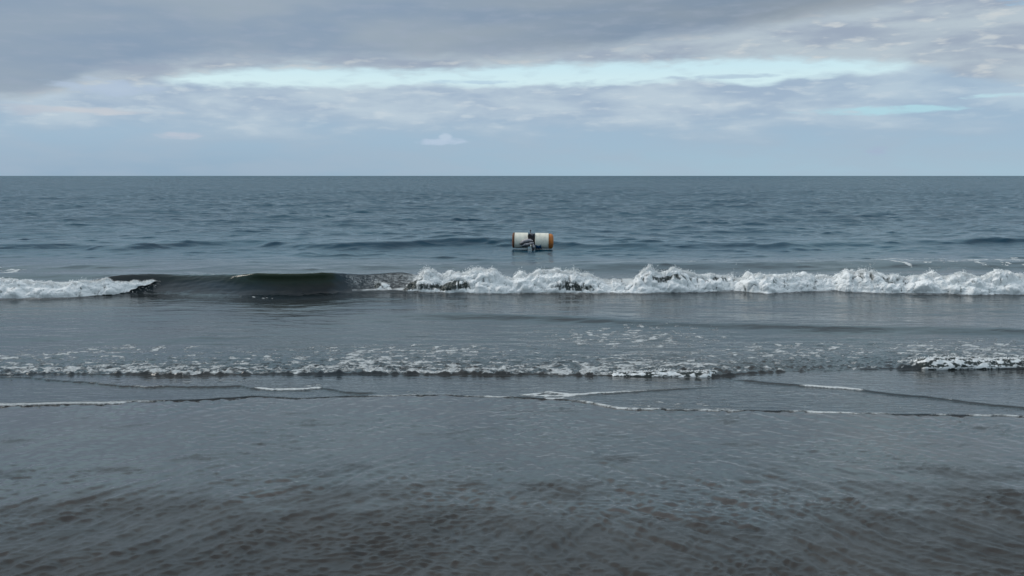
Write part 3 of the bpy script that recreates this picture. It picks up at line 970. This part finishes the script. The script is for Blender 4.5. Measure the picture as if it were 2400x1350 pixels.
def build_buoy():
    white = plain("weathered_white_paint", (0.90, 0.85, 0.72), 0.45, dirt=(0.70, 0.65, 0.55), scale=9)
    orange = plain("rusty_orange_paint", (0.55, 0.17, 0.02), 0.55, dirt=(0.25, 0.09, 0.03), scale=8)
    rust = plain("dark_rust", (0.16, 0.06, 0.025), 0.7, dirt=(0.05, 0.02, 0.012), scale=10)
    black = plain("black_rubber", (0.012, 0.008, 0.010), 0.6)
    steel = plain("grey_steel", (0.10, 0.10, 0.12), 0.5, dirt=(0.05, 0.04, 0.05))
    rope = plain("pale_rope", (0.52, 0.47, 0.48), 0.85, dirt=(0.20, 0.18, 0.20), scale=30)
    darkrope = plain("dark_weed", (0.02, 0.022, 0.03), 0.6)
    blue = plain("blue_cloth", (0.01, 0.07, 0.19), 0.7, dirt=(0.02, 0.14, 0.28))
    Y0 = 24.0
    s = Y0 / F
    cx = (1246.5 - 1200) * s
    root = bpy.data.objects.new("marker_float", None)
    root.location = (cx, Y0, -0.008)
    root.rotation_euler = (0, math.radians(0.9), math.radians(-2))
    S.collection.objects.link(root)
    tag(root, "white two drum float with orange ends, drifting beyond the breaking wave", "buoy")
    ztop = z_at(1246, 545, Y0)
    zbot = z_at(1246, 577.5, Y0)
    R = (ztop - zbot) * 0.56
    zc = ztop - R

    def X(px):
        return (px - 1246.5) * s

    def Z(py):
        return z_at(1246, py, Y0) - 0.0
    # drums, each with pressed hoops and rounded shoulders
    for (a, b) in ((1205.5, 1237.3), (1253.5, 1285.6)):
        xa, xb = X(a), X(b)
        L = xb - xa
        pr = [(xa, R * 0.86), (xa + 0.004, R * 0.965), (xa + 0.012, R), (xa + 0.018, R)]
        for f in (0.33, 0.66):
            c = xa + L * f
            pr += [(c - 0.012, R), (c - 0.006, R * 1.006), (c + 0.006, R * 1.006), (c + 0.012, R)]
        pr += [(xb - 0.018, R), (xb - 0.012, R), (xb - 0.004, R * 0.965), (xb, R * 0.86)]
        o = bm_obj("drum", lathe_x(pr, 48), white, root)
        o.location = (0, 0, zc)
        for c in (xa + 0.014, xb - 0.014):
            bm = lathe_x([(c - 0.006, R * 1.0), (c - 0.005, R * 1.010), (c + 0.005, R * 1.010), (c + 0.006, R * 1.0)], 48)
            h = bm_obj("rim", bm, white, o)
    # end caps
    xr = X(1285.8)
    e = bm_obj("end_cap", lathe_x([(xr, R * 0.97), (xr + 0.05, R * 0.975), (xr + 0.085, R * 0.93), (xr + 0.108, R * 0.84), (xr + 0.124, R * 0.62), (xr + 0.130, R * 0.3)], 48), orange, root)
    e.location = (0, 0, zc - 0.01)
    e['label'] = "bright orange rounded end cap"
    xl = X(1205.2)
    e = bm_obj("end_cap", lathe_x([(xl - 0.062, R * 0.3), (xl - 0.058, R * 0.7), (xl - 0.045, R * 0.92), (xl - 0.03, R * 0.99), (xl, R * 1.0)], 48), rust, root)
    e.location = (0, 0, zc)
    e['label'] = "dark rusty brown end cap"
    # axle, cradle plates and engine-like block in the gap
    o = bm_obj("axle", lathe_x([(X(1236), R * 0.55), (X(1254.5), R * 0.55)], 24), black, root)
    o.location = (0, 0, zc)
    bm = bmesh.new()
    outl = [(1237.6, 549), (1239, 546.5), (1243, 547.5), (1248, 549), (1252, 546.5), (1253.3, 548), (1252.4, 555), (1250.5, 561.5), (1244, 562), (1238, 561)]
    fr = [bm.verts.new((X(a), -R * 0.80, Z(b))) for a, b in outl]
    bk = [bm.verts.new((X(a), R * 0.5, Z(b))) for a, b in outl]
    n = len(outl)
    bm.faces.new(fr)
    bm.faces.new(bk[::-1])
    for i in range(n):
        bm.faces.new((fr[i], bk[i], bk[(i + 1) % n], fr[(i + 1) % n]))
    bmesh.ops.recalc_face_normals(bm, faces=bm.faces)
    bmesh.ops.bevel(bm, geom=list(bm.edges), offset=0.006, segments=2, affect='EDGES')
    bm_obj("cradle", bm, black, root, False)
    bm = bmesh.new()
    bmesh.ops.create_icosphere(bm, subdivisions=3, radius=1.0)
    for v in bm.verts:
        nn = 1 + 0.12 * math.sin(v.co.x * 5 + v.co.z * 4) + 0.08 * math.sin(v.co.y * 9)
        v.co = Vector((v.co.x * 0.085 * nn, v.co.y * 0.10 * nn, v.co.z * 0.055 * nn))
    o = bm_obj("winch", bm, steel, root)
    o.location = (X(1246), -0.08, Z(550))
    o = bm_obj("mast", tube([(X(1242.8), 0, Z(553)), (X(1242.6), 0, Z(545)), (X(1242.4), 0, Z(540))], [0.016, 0.012, 0.010]), steel, root)
    bm_obj("lamp", lathe_x([(-0.02, 0.012), (-0.012, 0.022), (0.012, 0.022), (0.02, 0.012)], 12), steel, o).location = (X(1242.4), 0, Z(539.6))
    # bundled net and rope hanging over the front, in pale and dark folds
    yf = -R * 1.06

    def fold(pts, rad, mat, name, dy=0.0):
        path = []
        P = [Vector((X(a), yf + dy - 0.02 * math.sin(i * 1.3), Z(b))) for i, (a, b) in enumerate(pts)]
        for i in range(len(P) - 1):
            for k in range(6):
                t = k / 6
                path.append(P[i].lerp(P[i + 1], t) + Vector((0, random.uniform(-.004, .004), random.uniform(-.004, .004))))
        path.append(P[-1])
        rr = [rad * (0.55 + 0.6 * math.sin(math.pi * (0.08 + 0.84 * i / (len(path) - 1)))) * random.uniform(0.88, 1.12) for i in range(len(path))]
        return bm_obj(name, tube(path, rr, 10), mat, root)
    fold([(1221, 567.5), (1228, 563.5), (1236, 561), (1243, 561), (1248, 563.5)], 0.034, rope, "rope_bundle")
    fold([(1219, 570.5), (1227, 567.5), (1236, 566), (1244, 564.5), (1249, 564)], 0.022, darkrope, "strap", -0.02)
    fold([(1221, 573), (1229, 571), (1238, 569.5), (1246, 567), (1250.5, 567)], 0.032, rope, "rope_bundle", -0.01)
    fold([(1218, 569.5), (1221, 571), (1227, 570.3), (1236, 568.2), (1243, 566.5)], 0.012, darkrope, "strap", -0.035)
    fold([(1224, 575.5), (1232, 574.5), (1240, 573.5), (1247, 571), (1252, 570)], 0.024, darkrope, "strap", 0.01)
    fold([(1244.2, 571), (1244.5, 574), (1244.3, 578)], 0.014, white, "cord", -0.04)
    fold([(1249.5, 570), (1250.3, 573), (1252.5, 577)], 0.022, rope, "cord", -0.04)
    fold([(1247, 571), (1247.3, 575), (1249, 582), (1248, 588)], 0.018, darkrope, "strap", -0.045)
    fold([(1252, 575), (1252, 579), (1250, 586)], 0.016, darkrope, "strap", -0.03)
    # blue cloth wrapped over the right drum at the waterline
    bm = bmesh.new()
    nu, nv = 18, 12
    vs = []
    for j in range(nv):
        for i in range(nu):
            a, b = i / (nu - 1), j / (nv - 1)
            px = 1255 + 13 * a + 1.5 * b
            ang = math.radians(205 + 42 * b + 10 * math.sin(3.1 * a) * (1 - b))
            rr = R * 1.03 + 0.010 * math.sin(a * 17 + b * 5)
            vs.append(bm.verts.new((X(px), rr * math.cos(ang), zc + rr * math.sin(ang))))
    for j in range(nv - 1):
        for i in range(nu - 1):
            k = j * nu + i
            bm.faces.new((vs[k], vs[k + 1], vs[k + nu + 1], vs[k + nu]))
    o = bm_obj("blue_cloth", bm, blue, root)
    md = o.modifiers.new("thickness", 'SOLIDIFY')
    md.thickness = 0.008


build_buoy()
